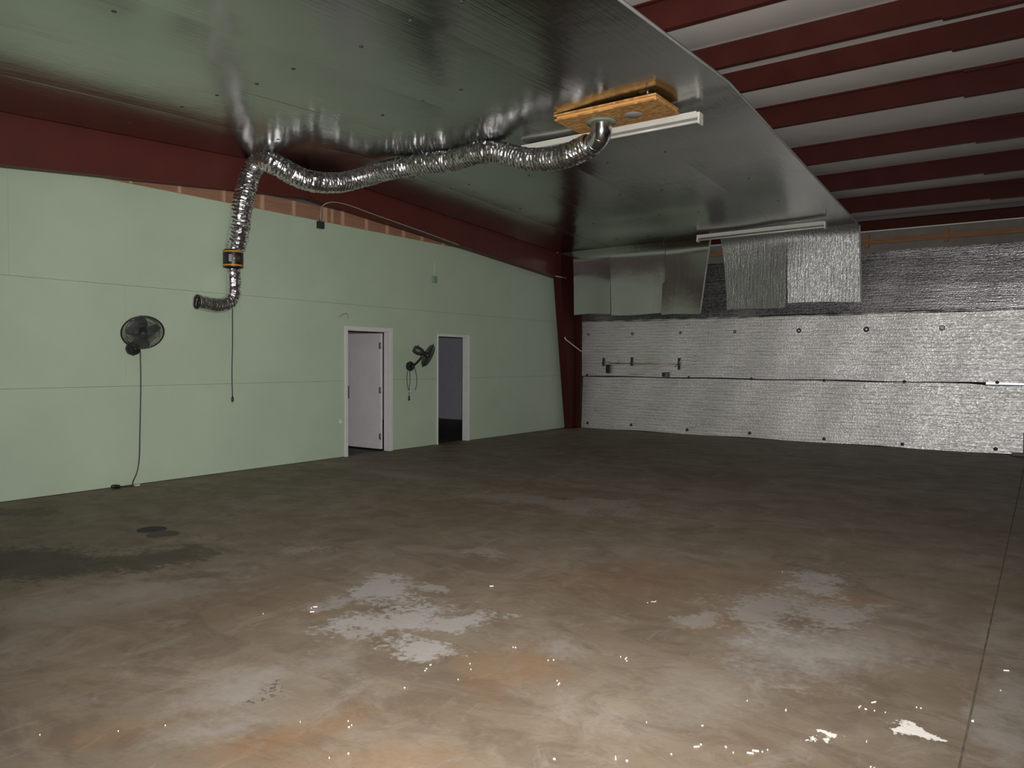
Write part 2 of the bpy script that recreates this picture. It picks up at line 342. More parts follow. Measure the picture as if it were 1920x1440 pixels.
# back wall: dark sheathing with a daylight slot, foil sheets, washers
bw = MB(); yb0, yb1 = YB+.18, YB+.26
bw.box(-.5, 16, yb0, yb1, -.03, 1.195).box(-.5, 16, yb0, yb1, 1.245, 4.8)
bw.box(-.5, 8.36, yb0, yb1, 1.195, 1.245).box(10.5, 16, yb0, yb1, 1.195, 1.245)
wb = tag(bw.build('wall_back', M_dark), kind='structure')
def foil_sheet(x0, x1, z0, z1, ytop, droop=0, seed=0, yb=YB, fm=None):
    rnd = random.Random(seed); nx, nz = 110, 14; vs = []; mb = MB()
    ph = [rnd.uniform(0, 6.28) for _ in range(8)]
    for side in (0, 1):
        for j in range(nz+1):
            t = j/nz; z = z0+(z1-z0)*t
            for i in range(nx+1):
                x = x0+(x1-x0)*i/nx
                w = .007*math.sin(2.1*x+ph[0]+2*t)+.005*math.sin(5.3*x+ph[1]-3*t)+.004*math.sin(9*t+ph[2]+.6*x)+.003*math.sin(23*t+1.3*x+ph[3])
                if fm: w *= .5
                zz = z
                if j == nz: zz += .006*math.sin(3.1*x+ph[4])-.004-(droop if 8.15 < x < 10.2 else 0)*(1 if x > 8.3 else .4)
                if j == 0: zz += .008*math.sin(2.7*x+ph[5])+.006
                vs.append((x, yb+(ytop-yb)*t+w+(.012 if side else 0), zz))
    n = (nx+1)*(nz+1); fs = []; ed = []
    for j in range(nz):
        for i in range(nx):
            a = j*(nx+1)+i; fs.append((a, a+1, a+nx+2, a+nx+1)); fs.append((n+a, n+a+nx+1, n+a+nx+2, n+a+1))
    for i in range(nx):
        ed.append((i, n+i, n+i+1, i+1)); a = nz*(nx+1)+i; ed.append((a, a+1, n+a+1, n+a))
    for j in range(nz):
        a = j*(nx+1); ed.append((a, a+nx+1, n+a+nx+1, n+a)); a += nx; ed.append((a, n+a, n+a+nx+1, a+nx+1))
    mb.add(vs, fs, 0, True)
    for e in ed: mb.add([vs[q] for q in e], [(0, 1, 2, 3)], 0)
    return mb.build('insulation_sheet', fm or M_foil, wb)
foil_sheet(.25, 14, 0.0, 1.212, YB+.06, .022, 1, YB-.01)
foil_sheet(.25, 14, 1.228, 2.485, YB, 0, 2)
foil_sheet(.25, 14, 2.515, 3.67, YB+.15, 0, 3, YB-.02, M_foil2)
fold = MB(); fp = resample(spline([(.25, YB-.01, 2.497), (2.5, YB-.014, 2.503), (5, YB-.02, 2.494), (7.5, YB-.024, 2.503), (9.2, YB-.03, 2.498), (14, YB-.02, 2.5)], 20), .09)
fold.tube(fp, lambda i, k: .013+.006*math.sin(i*1.3)+.004*math.sin(i*.37), 8)
fold.build('foil_fold', M_foil, wb)
Mx = Matrix.Rotation(math.radians(90), 4, 'X')
def washer(name, x, z, r, mat, hole=True, y=YB-.012):
    M = Matrix.Translation((x, y, z)) @ Mx
    mb = MB()
    if hole: mb.torus(r*.72, r*.30, M, 18, 6)
    else: mb.lathe([(r*.2, .012), (r*.7, .010), (r, .002), (r, -.01)], M, 14)
    return mb.build(name, mat, wb)
for i, (x, r) in enumerate(((.43, .03), (1.57, .034), (2.72, .03), (3.92, .034), (5.21, .045), (6.44, .05), (7.69, .05))):
    w = washer('grommet', x, 2.2, r, M_black if i != 6 else M_steel)
for x, z in ((.40, 1.245), (2.92, 1.232), (4.28, 1.225), (5.70, 1.225), (7.10, 1.225), (8.54, 1.24)): washer('fastener', x, z, .03, M_dkgrey, False)
for x, z in ((.42, .115), (1.56, .126), (2.90, .094), (4.26, .105), (5.72, .078), (7.09, .068), (8.54, .084)): washer('fastener', x, z, .033, M_dkgrey, False)
# strip above the foil: insulation board, stained girt, blocking
tag(MB().box(.25, 16, YB+.16, YB+.178, 3.60, 4.5).build('wall_back_insulation', M_sheath), kind='structure')
# roof: white faced insulation that bellies down between purlins
PUR = [-.35, 1.25, 2.80, 4.40, 5.92, 7.21, 7.96, 9.12, 10.74, 12.20, 13.70, 15.25]
cv = []; ys = [-.7+(16.1+.7)*i/170 for i in range(171)]
def deck(y):
    z = ZP+.25-SL*abs(y-YR)
    for a, b_ in zip(PUR, PUR[1:]):
        if a <= y <= b_: z -= .05*math.sin(math.pi*(y-a)/(b_-a))*min(1, (b_-a))
    return z
for y in ys:
    for x in (-5.2, 0, 3, 6, 9, 12, 16): cv.append((x, y, deck(y)))
for y in ys:
    for x in (-5.2, 0, 3, 6, 9, 12, 16): cv.append((x, y, deck(y)+.1))
n7 = len(ys)*7; fs = []
for j in range(len(ys)-1):
    for i in range(6):
        a = j*7+i; fs.append((a, a+7, a+8, a+1)); fs.append((n7+a, n7+a+1, n7+a+8, n7+a+7))
ceil = tag(MB().add(cv, fs, 0, True).build('ceiling', M_insul), kind='structure')
# dropped foil ceiling: five lengths, each turned down at the eave
EDG0 = [.215, 1.49, 2.78, 4.00, 5.22, 6.62]; EDG1 = [.215, 1.47, 2.70, 3.72, 5.20, 6.44]
TILT = [.010, -.004, .014, .002, .012]
FLAP = [(.50, 1.46, .50, 1.455, 2.62, -.03, 14.62), (1.46, 2.73, 1.47, 2.70, 2.575, .012, 14.60), (2.66, 3.70, 2.66, 3.51, 2.545, -.02, 14.575),
        (3.92, 5.19, 4.02, 5.22, 2.605, -.09, 14.58), (5.19, 6.44, 5.235, 6.49, 2.68, .06, 14.60)]
foil_z = {}
for k in range(5):
    rnd = random.Random(20+k); nx, ny = 12, 150; vs = []; ph = [rnd.uniform(0, 6.28) for _ in range(4)]
    for side in (0, 1):
        for j in range(ny+1):
            y = -.5+15.02*j/ny; t = (y+.5)/15.02
            a = EDG0[k]+(EDG1[k]-EDG0[k])*t; b_ = EDG0[k+1]+(EDG1[k+1]-EDG0[k+1])*t
            sag = .0
            for p, q in zip(PUR, PUR[1:]):
                if p <= y <= q: sag = .006*math.sin(math.pi*(y-p)/(q-p))
            for i in range(nx+1):
                s = i/nx
                z = zp(y)-.012+(s-.5)*TILT[k]-sag*(.6+.5*math.sin(ph[0]+1.1*y))-(.003, .004, .011, .015, .010)[k]*math.sin(math.pi*s)*(1+.4*math.sin(.9*y+ph[1]))+.0045*k-.018-.06*math.sin(math.pi*min(1, max(0, (a+(b_-a)*s-.2)/6.4)))*min(1, max(0, (14.3-y)/2.5))
                z -= .0012*math.sin(7*s+2.1*y+ph[2])
                vs.append((a-.004+(b_-a+.012)*s, y, z+(.006 if side else 0))); foil_z[(k, j, i)] = z
    n = (nx+1)*(ny+1); fs = []; ed = []
    for j in range(ny):
        for i in range(nx):
            a = j*(nx+1)+i; fs.append((a, a+1, a+nx+2, a+nx+1)); fs.append((n+a, n+a+nx+1, n+a+nx+2, n+a+1))
    for j in range(ny):
        a = j*(nx+1); ed.append((a, a+nx+1, n+a+nx+1, n+a)); a += nx; ed.append((a, n+a, n+a+nx+1, a+nx+1))
    for i in range(nx):
        ed.append((i, n+i, n+i+1, i+1)); a = ny*(nx+1)+i; ed.append((a, a+1, n+a+1, n+a))
    mb = MB(); mb.add(vs, fs, 0, True)
    for e in ed: mb.add([vs[q] for q in e], [(0, 1, 2, 3)], 1)
    fp_ = mb.build('foil_panel', [M_ceil, M_cut], ceil)
    if k == 4:
        pts = [(EDG0[5]+(EDG1[5]-EDG0[5])*((y+.5)/15.02)+.012, y, zp(y)-.03) for y in [-.5+15.0*i/80 for i in range(81)]]
        MB().tube(pts, .013, 6).build('foil_hem', M_edge, fp_)
    # the hanging end
    x0, x1, xb0, xb1, zb, tw, yy = FLAP[k]; m_, n_ = 14, 22; vs = []; mb = MB()
    for side in (0, 1):
        for j in range(n_+1):
            t = j/n_; zt = zp(14.5)-.030+.0045*k
            for i in range(m_+1):
                s = i/m_; x = (x0+(x1-x0)*s)*(1-t)+(xb0+(xb1-xb0)*s)*t
                z = zt+(zb-zt)*t + .012*math.sin(5*s+ph[3])*t
                y = yy+tw*(s-.5)*2*min(1, t*2)+.012*math.sin(2*math.pi*s*.8+ph[0])*t+.02*math.sin(3.*t+ph[1])
                y -= .12*max(0, 1-t*7)**2
                vs.append((x, y+(.007 if side else 0), z))
    n = (m_+1)*(n_+1); fs = []; ed = []
    for j in range(n_):
        for i in range(m_):
            a = j*(m_+1)+i; fs.append((a, a+1, a+m_+2, a+m_+1)); fs.append((n+a, n+a+m_+1, n+a+m_+2, n+a+1))
    for j in range(n_):
        a = j*(m_+1); ed.append((a, a+m_+1, n+a+m_+1, n+a)); a += m_; ed.append((a, n+a, n+a+m_+1, a+m_+1))
    for i in range(m_):
        ed.append((i, n+i, n+i+1, i+1)); a = n_*(m_+1)+i; ed.append((a, a+1, n+a+1, n+a))
    mb.add(vs, fs, 0, True)
    for e in ed: mb.add([vs[q] for q in e], [(0, 1, 2, 3)], 1)
    mb.build('hanging_flap', [M_flap if k > 2 else M_ceil, M_edge], fp_)
    if k in (2, 4):   # pale folded edge of the flap
        pts = [(x1*(1-t)+xb1*t+.008, yy+tw*min(1, t*2)-.01, zp(14.5)-.03+(zb-zp(14.5)+.03)*t) for t in [i/12 for i in range(13)]]
        MB().tube(pts, .018, 6).build('flap_hem', M_edge, fp_)
# washers that pin the foil to the purlins
wm = None
for y in PUR[2:5]+PUR[7:11]:
    for i in range(10):
        x = .75+.6*i+random.uniform(-.2, .2); yy = y+random.uniform(-.07, .08)
        if x > 6.2 or random.random() < .2 or (4.5 < x < 6 and 7 < yy < 8.2): continue
        jj = round((yy+.5)/15.02*150); tt = jj/150; kk = max(q for q in range(5) if EDG0[q]+(EDG1[q]-EDG0[q])*tt <= x)
        ea = EDG0[kk]+(EDG1[kk]-EDG0[kk])*tt; eb = EDG0[kk+1]+(EDG1[kk+1]-EDG0[kk+1])*tt
        M = Matrix.Translation((x, yy, foil_z[(kk, jj, min(12, round((x-ea)/(eb-ea)*12)))]+.001))
        if wm is None:
            w = MB().lathe([(.003, -.008), (.009, -.007), (.021, -.001), (.024, .010)], Matrix.Identity(4), 10).build('foil_washer', M_dkgrey, ceil); wm = w.data
        else:
            w = bpy.data.objects.new('foil_washer', wm); col.objects.link(w); w.parent = ceil
        w.location = M.translation
# enclosure beyond the frame: front wall with the open bay door, right wall, store room behind the green wall
tag(MB().box(-5.2, 8.2, -.75, -.65, 0, 4.6).box(12.6, 16, -.75, -.65, 0, 4.6).box(8.2, 12.6, -.75, -.65, 3.2, 4.6).build('wall_front', M_insul), kind='structure')
tag(MB().box(16, 16.1, -.75, 15.7, 0, 4.7).build('wall_right', M_insul), kind='structure')
tag(MB().box(-5.2, -.12, 15.5, 15.6, -.05, 2.62).build('wall_room_back', M_bluegrey), kind='structure')
tag(MB().box(-5.2, -5.1, -.75, 15.6, -.05, 4.6).build('wall_room_left', M_bluegrey), kind='structure')
tag(MB().box(-5.2, -.12, 5.0, 5.1, -.05, 2.62).build('wall_room_front', M_bluegrey), kind='structure')
tag(MB().box(-5.2, -.12, 5.0, 15.6, 2.62, 2.7).build('ceiling_room', M_bluegrey), kind='structure')
tag(MB().box(-5.2, -.12, 5.0, 15.6, -.1, -.002).build('floor_room', M_dkfloor), kind='structure')
# doorways
def doorway(num, D, casing, cw):
    y0, y1, zt = D; r = empty('door_%d' % num); tag(r, kind='structure')
    MB().box(-.13, .012, y0-.018, y0, 0, zt).build('jamb', M_white, r)
    MB().box(-.13, .012, y1, y1+.018, 0, zt).build('jamb', M_white, r)
    MB().box(-.13, .012, y0-.018, y1+.018, zt, zt+.018).build('head_jamb', M_white, r)
    MB().box(0, .018, y0-casing, y0-.004, 0, zt+cw).build('casing', M_white, r, .003)
    MB().box(0, .018, y1+.004, y1+cw, 0, zt+cw).build('casing', M_white, r, .003)
    MB().box(0, .018, y0-.004, y1+.004, zt+.004, zt+cw).build('head_casing', M_white, r, .003)
    return r
d1 = doorway(1, D1, .065, .07)
doorway(2, D2, .03, .05)
lf = MB().box(-1.06, -.135, 9.235, 9.28, .03, 2.035).build('door_leaf', M_door, d1, .003)
for z in (.25, 1.05, 1.82):
    MB().box(-.165, -.128, 9.222, 9.235, z-.05, z+.05).tube([(-.128, 9.226, z-.055), (-.128, 9.226, z+.055)], .009, 8).build('hinge', M_hinge, lf)
hd = MB().box(-.985, -.925, 9.222, 9.235, .88, 1.11); hd.tube([(-.955, 9.235, 1.0), (-.955, 9.18, 1.0)], .011, 8); hd.tube([(-.955, 9.18, 1.0), (-.88, 9.18, 1.0)], .010, 8)
hd.build('door_handle', M_black, lf)
# ------------------------------------------------------------------ steel frame along the green wall
t = Thing('steel_rafter', (.11, 7.5, 4.2), 'dark red tapered steel rafter running along the top of the green wall', 'beam')
RB = [(-.6, 3.24), (3.36, 3.61), (7.45, 4.00), (11.56, 3.69), (14.50, 3.455)]
def rb(y):
    for (a, za), (b, zb) in zip(RB, RB[1:]):
        if y <= b: return za+(zb-za)*(y-a)/(b-a)
    return RB[-1][1]
Y = [p[0] for p in RB]+[YR]; Y.sort()
top = lambda y: zp(y)-.012
poly = [(.105, y, rb(y)) for y in Y]+[(.105, y, top(y)) for y in reversed(Y)]
t.part(MB().prism(poly, (.012, 0, 0)), 'web', M_red)
def flange(ylist, zf, th, nm, up_):
    mb = MB()
    for a, b in zip(ylist, ylist[1:]):
        mb.prism([(.02, a, zf(a)), (.02, b, zf(b)), (.02, b, zf(b)+up_*th), (.02, a, zf(a)+up_*th)], (.18, 0, 0))
    t.part(mb, nm, M_red)
flange(Y, rb, .014, 'flange', 1); flange(Y, top, .014, 'flange', -1)
t.part(MB().box(.117, .2, 7.44, 7.456, 4.0, 4.42).box(.117, .2, 7.456, 7.472, 4.0, 4.42), 'splice_plate', M_red)
t = Thing('steel_column', (.11, 15.2, 0), 'dark red tapered steel column in the corner between green wall and foil wall', 'column')
t.part(MB().prism([(.105, 15.06, .015), (.105, 15.41, .015), (.105, 15.41, 4.0), (.105, 14.52, 4.03)], (.012, 0, 0)), 'web', M_col)
t.part(MB().prism([(.03, 15.05, .015), (.03, 15.064, .015), (.03, 14.534, 3.45), (.03, 14.52, 3.45)], (.20, 0, 0)), 'flange', M_col)
t.part(MB().box(.03, .235, 14.506, 14.519, 3.45, 4.03), 'end_plate', M_col)
t.part(MB().box(.03, .235, 15.41, 15.424, .015, 3.40), 'flange', M_col)
t.part(MB().box(.02, .245, 15.02, 15.43, 0, .015), 'base_plate', M_col)
# ------------------------------------------------------------------ purlins
def purlin_prof(y, flip):
    z0, z1 = zp(y), zp(y)+.243; s = -1 if flip else 1; w, th = .065, .007
    return [(y, z0), (y+s*w, z0), (y+s*w, z0+.02), (y+s*(w-th), z0+.02), (y+s*(w-th), z0+th), (y+s*th, z0+th),
            (y+s*th, z1), (y-s*w, z1), (y-s*w, z1-.02), (y-s*(w-th), z1-.02), (y-s*(w-th), z1-th), (y, z1-th)]
PL = {2: 'dark red roof purlin hidden above the foil, third from front', 4: 'dark red roof purlin nearest the camera, alone in the top corner',
      5: 'nearer of the two close-set dark red ridge purlins', 6: 'farther of the two close-set dark red ridge purlins',
      7: 'dark red roof purlin just beyond the ridge pair', 8: 'dark red roof purlin second beyond the ridge pair',
      9: 'dark red roof purlin third beyond the ridge pair', 10: 'dark red roof purlin last before the eave, meeting the foil edge at the hanging flap'}
for i in (4, 5, 6, 7, 8, 9, 10):
    y = PUR[i]; pr = purlin_prof(y, i in (5, 6))
    t = Thing('roof_purlin', (9, y, zp(y)), PL[i], 'purlin', 'red roof purlins')
    t.part(MB().prism([(.02 if i > 4 else .02, a, b) for a, b in pr], (9.65, 0, 0)), 'purlin_bar', M_pur)
    x0 = 8.47; pr2 = [(a+.009*(-1), b-.022) for a, b in pr]
    t.part(MB().prism([(x0, a, b) for a, b in pr2], (7.4, 0, 0)), 'lapped_bar', M_pur)
t = Thing('eave_strut', (8, 15.3, 4.1), 'dark purple red eave strut under the roof edge above the foil wall', 'beam')
t.part(MB().box(.3, 15.9, 15.28, 15.29, 4.03, 4.20), 'web', M_pur)
t.part(MB().box(.3, 15.9, 15.22, 15.28, 4.03, 4.038).box(.3, 15.9, 15.22, 15.228, 4.038, 4.06), 'flange', M_pur)
t.part(MB().box(.3, 15.9, 15.22, 15.28, 4.192, 4.2), 'flange', M_pur)
t = Thing('wall_girt', (8, 15.45, 3.8), 'rust stained horizontal board above the foil wall', 'board')
t.part(MB().box(.3, 15.9, 15.46, 15.50, 3.80, 3.895), 'board', M_girt, bevel=.003)
for x in (4.0, 6.42, 7.72, 9.0): t.part(MB().box(x-.035, x+.035, 15.445, 15.51, 3.74, 3.99), 'block', M_girt)
tag(MB().tube(resample([(.4, 15.20, 3.985), (8.2, 15.20, 4.0), (15.8, 15.2, 4.005)], .3), .009, 8).build('conduit', M_lamp), 'thin pale conduit running under the eave strut above the foil wall', 'conduit')
# ------------------------------------------------------------------ bare framing above the green wall
t = Thing('wood_framing', (-.05, 8, 3.72), 'strip of bare wooden framing between the green wall and the red rafter', 'framing')
for a, b in ((4.2, 6.45), (6.45, 8.2), (8.2, 10.1), (10.1, 12.2)): t.part(MB().box(-.055, -.035, a+.004, b-.004, 3.70, 3.955), 'plywood_panel', M_ply)
for px_, y, w in ((0, 4.85, .04), (0, 5.49, .045), (0, 6.14, .04), (0, 6.76, .06), (0, 7.32, .05), (0, 7.92, .065), (0, 8.06, .03), (0, 8.28, .05), (0, 8.80, .045), (0, 9.28, .05), (0, 9.68, .05), (0, 10.16, .05), (0, 10.75, .04)):
    t.part(MB().box(-.035, -.008, y-w/2, y+w/2, 3.73, 3.95), 'stud', M_stud)
t.part(MB().box(-.12, -.058, 4.2, 12.2, 3.70, 3.74), 'top_plate', M_stud)
# ------------------------------------------------------------------ ducting
DUCT = [(4.826, 7.715, 4.091), (4.674, 7.729, 4.051), (4.532, 7.722, 4.021), (4.328, 7.748, 4.02), (4.1, 7.742, 4.04), (3.878, 7.718, 4.081), (3.58, 7.676, 4.184), (3.392, 7.59, 4.213), (3.119, 7.607, 4.212), (2.801, 7.667, 4.212), (2.547, 7.639, 4.216), (2.291, 7.604, 4.218), (2.024, 7.574, 4.214), (1.789, 7.505, 4.197), (1.371, 7.504, 4.167), (1.211, 7.351, 4.099), (1.182, 7.18, 4.039), (1.14, 6.979, 3.998), (1.108, 6.775, 3.977), (1.021, 6.622, 4.008), (0.934, 6.516, 4.063), (0.82, 6.346, 4.163), (0.697, 6.312, 4.216)]
VERT = [(0.5, 6.373, 4.266), (0.42, 6.345, 4.215), (0.37, 6.296, 4.097), (0.36, 6.244, 3.93), (0.35, 6.2, 3.744), (0.33, 6.171, 3.541), (0.3, 6.166, 3.364), (0.25, 6.166, 3.211), (0.2, 6.167, 3.088)]
LOW = [(0.17, 6.152, 2.80), (0.17, 6.159, 2.616), (0.17, 6.158, 2.486), (0.17, 6.133, 2.397), (0.17, 6.051, 2.326), (0.17, 5.93, 2.29), (0.17, 5.788, 2.295), (0.17, 5.62, 2.319)]
def duct(mb, path, R, n=26, rib=.047, amp=.05, crk=.042, seed=1):
    P_ = resample(spline(path, 8), .0075); rnd = random.Random(seed)
    ph = [[rnd.uniform(-1, 1) for _ in range(n)] for _ in range(len(P_)//3+3)]
    def rr(i, k):
        s = i*.0075/rib+k/n
        j = i//3; f = (i % 3)/3
        return R*(1+amp*(abs(math.sin(math.pi*s))-.6)+crk*(ph[j][k]*(1-f)+ph[j+1][k]*f)+.02*math.sin(i*.021+seed))
    return mb.tube(P_, rr, n, smooth=False, caps=False)
t = Thing('flexible_duct', (2.5, 7.6, 4.2), 'long crinkled silver duct slung under the foil ceiling from elbow to black fan box', 'duct')
up_path = DUCT+VERT
t.part(duct(MB(), up_path, .138), 'duct_hose', M_duct)
def band(c, d, R, w, mat, nm, th=None):
    d = Vector(d).normalized(); M = Matrix.Translation(Vector(c)) @ d.to_track_quat('Z', 'Y').to_matrix().to_4x4()
    return th.part(MB().lathe([(R*.9, -w/2), (R, -w/2), (R, w/2), (R*.9, w/2)], M, 30), nm, mat)
band((4.81, 7.715, 4.085), (1, -.1, .2), .136, .03, M_galv, 'clamp', t)
band((.195, 6.166, 3.065), (.1, 0, 1), .125, .03, M_galv, 'clamp', t)
for q in ((3.3, 7.68, 4.25), (2.0, 7.70, 4.25)):
    t.part(MB().torus(.150, .008, Matrix.Translation(q) @ Matrix.Rotation(math.radians(90), 4, 'Y'), 32, 6), 'hanger_strap', M_steel)
t = Thing('flexible_duct', (.18, 6.15, 2.6), 'short silver duct elbow hanging below the black fan box against the green wall', 'duct')
t.part(duct(MB(), LOW, .098, 22, .04, .035, .028, 5), 'duct_hose', M_duct)
t.part(MB().torus(.096, .006, Matrix.Translation(LOW[-1]) @ Matrix.Rotation(math.radians(90), 4, 'X'), 26, 6), 'end_ring', M_steel)
t = Thing('duct_fan', (.18, 6.15, 2.81), 'black inline duct fan with orange bands between the two silver ducts', 'fan')
FC = Vector((.18, 6.148, 0)); FR = .132
Mz = Matrix.Translation((FC.x, FC.y, 2.815))
hs_ = t.part(MB().lathe([(.11, 0), (FR-.004, .0), (FR, .01), (FR, .225), (FR-.004, .235), (.11, .24), (.10, .262)], Mz, 40), 'housing', M_black)
for z in (.028, .212): t.part(MB().lathe([(FR-.004, z-.011), (FR+.003, z-.009), (FR+.003, z+.009), (FR-.004, z+.011)], Mz, 40), 'band', M_orange, hs_)
def wrap(a0, a1, z0, z1, r, n=6):
    mb = MB(); vs = []
    for s in (0, .002):
        for i in range(n+1):
            a = a0+(a1-a0)*i/n
            for z in (z0, z1): vs.append((FC.x+(r+s)*math.cos(a), FC.y+(r+s)*math.sin(a), 2.815+z))
    m = 2*(n+1); fs = []
    for i in range(n):
        a = 2*i; fs += [(a, a+2, a+3, a+1), (m+a, m+a+1, m+a+3, m+a+2), (a, m+a, m+a+2, a+2), (a+1, a+3, m+a+3, m+a+1)]
    fs += [(0, 1, m+1, m), (2*n, m+2*n, m+2*n+1, 2*n+1)]
    return mb.add(vs, fs)
va = math.atan2(-6.15, 9.05)             # the side that faces the open bay
t.part(wrap(va-.42, va-.16, .075, .165, FR+.001), 'label_plate', M_label, hs_)
for z in (.095, .12, .145): t.part(wrap(va-.37, va-.21, z-.005, z+.005, FR+.004), 'label_line', M_dkgrey, hs_)
a = va+.45; q = Vector((FC.x+(FR+.001)*math.cos(a), FC.y+(FR+.001)*math.sin(a), 2.935))
M = Matrix.Translation(q) @ Vector((math.cos(a), math.sin(a), 0)).to_track_quat('Z', 'Y').to_matrix().to_4x4()
t.part(MB().torus(.03, .006, M, 24, 6).lathe([(.014, -.002), (.012, .006)], M, 14), 'emblem', M_brown, hs_)
t.part(wrap(va+.06, va+.12, .105, .125, FR+.001, 2), 'knob', M_steel, hs_)
t.part(MB().box(.0, .06, 6.13, 6.165, 2.84, 3.03), 'wall_bracket', M_black)
C2 = [(.14, 6.26, 2.82), (.05, 6.245, 2.6)]+[(0.03, 6.235, 2.263), (0.03, 6.232, 1.82), (0.03, 6.22, 1.376), (0.03, 6.226, 1.043)]
t = Thing('power_cord', (.03, 6.23, 1.04), 'black cord with plug hanging down the green wall from the duct fan', 'cord')
t.part(MB().tube(resample(spline(C2, 6), .04), .0075, 6), 'cable', M_black)
t.part(MB().lathe([(.008, .03), (.016, .02), (.018, -.02), (.014, -.035)], Matrix.Translation((.03, 6.226, 1.02)), 12).box(.028, .032, 6.214, 6.219, .965, .99).box(.028, .032, 6.233, 6.238, .965, .99), 'plug', M_black)
# ------------------------------------------------------------------ collar elbow, ply mount, strip lights
t = Thing('duct_elbow', (5.08, 7.54, 4.26), 'shiny galvanised elbow joining the silver duct to the strand board panel', 'duct elbow')
el = resample(spline([(5.08, 7.54, 4.262), (5.08, 7.545, 4.21), (5.07, 7.555, 4.155), (5.03, 7.585, 4.11), (4.96, 7.635, 4.085), (4.90, 7.69, 4.078), (4.835, 7.712, 4.088)], 6), .02)
ep_ = t.part(MB().tube(el, .118, 28), 'elbow_pipe', M_galv)
for i, d in ((7, 0), (12, 0), (17, 0)):
    dd = (el[i+1]-el[i-1]).normalized(); M = Matrix.Translation(el[i]) @ dd.to_track_quat('Z', 'Y').to_matrix().to_4x4()
    t.part(MB().torus(.118, .004, M, 28, 6), 'seam_ring', M_galv, ep_)
t.part(MB().lathe([(.118, -.012), (.172, -.012), (.172, 0), (.118, 0)], Matrix.Translation((5.08, 7.54, 4.266)), 30), 'collar', M_green2)
t = Thing('board_mount', (5.28, 7.5, 4.27), 'square stack of orange strand boards fixed under the foil ceiling at the duct elbow', 'board')
def board(z0, z1, dx, nm):
    o = t.part(MB().box(4.66+dx, 5.90+dx, 7.215, 7.80, z0, z1), nm, M_osb); return o
board(4.268, 4.286, 0, 'strand_board'); board(4.318, 4.338, -.01, 'strand_board')
for y in (7.225, 7.74): t.part(MB().box(4.68, 5.88, y+.012, y+.05, 4.286, 4.318), 'spacer', M_osbedge)
for x in (4.68, 5.84): t.part(MB().box(x, x+.04, 7.29, 7.739, 4.286, 4.318), 'spacer', M_osbedge)
for x in (4.80, 5.66): t.part(MB().box(x, x+.08, 7.30, 7.72, 4.338, 4.352), 'spacer', M_osbedge)
t.part(MB().lathe([(.10, -.004), (.105, .0)], Matrix.Translation((5.48, 7.53, 4.268)), 26), 'blank_disc', M_edge)
t.part(MB().lathe([(.012, -.045), (.012, 0)], Matrix.Translation((5.82, 7.17, 4.37)), 10), 'bolt', M_steel)
def fixture(name, x0, x1, y, zc, label, ang=0., yb=None):
    t = Thing(name, ((x0+x1)/2, y, zc), label, 'light fixture', 'strip lights under the foil ceiling')
    yb = y if yb is None else yb
    S = Matrix(((1, 0, 0, 0), ((yb-y)/(x1-x0), 1, 0, -x0*(yb-y)/(x1-x0)), (0, 0, 1, 0), (0, 0, 0, 1)))
    L_ = x1-x0
    t.part(MB().box(x0, x1, y-.055, y+.055, zc-.055, zc, M=S), 'channel', M_lamp, bevel=.004)
    t.part(MB().prism([S @ Vector(p) for p in ((x0+.02, y-.10, zc-.012), (x0+.02, y-.058, zc-.052), (x0+.02, y-.056, zc-.046), (x0+.02, y-.10, zc-.004))], S.to_3x3() @ Vector((L_-.04, 0, 0))), 'reflector', M_lamp)
    t.part(MB().prism([S @ Vector(p) for p in ((x0+.02, y+.10, zc-.012), (x0+.02, y+.10, zc-.004), (x0+.02, y+.056, zc-.046), (x0+.02, y+.058, zc-.052))], S.to_3x3() @ Vector((L_-.04, 0, 0))), 'reflector', M_lamp)
    for x in (x0, x1-.022): t.part(MB().box(x, x+.022, y-.06, y+.06, zc-.125, zc-.05, M=S), 'lamp_holder', M_lamp, bevel=.004)
    for dy in (-.03,): t.part(MB().tube([S @ Vector((x0+.02, y+dy, zc-.095)), S @ Vector((x1-.02, y+dy, zc-.095))], .016, 12), 'tube', M_tube)
fixture('strip_light', 3.72, 6.08, 7.985, 4.305, 'long white strip light on the foil ceiling behind the strand board panel')
fixture('strip_light', 3.66, 6.06, 14.0, 4.015, 'long white strip light under the foil at the top of the hanging flaps', 0, 13.82)
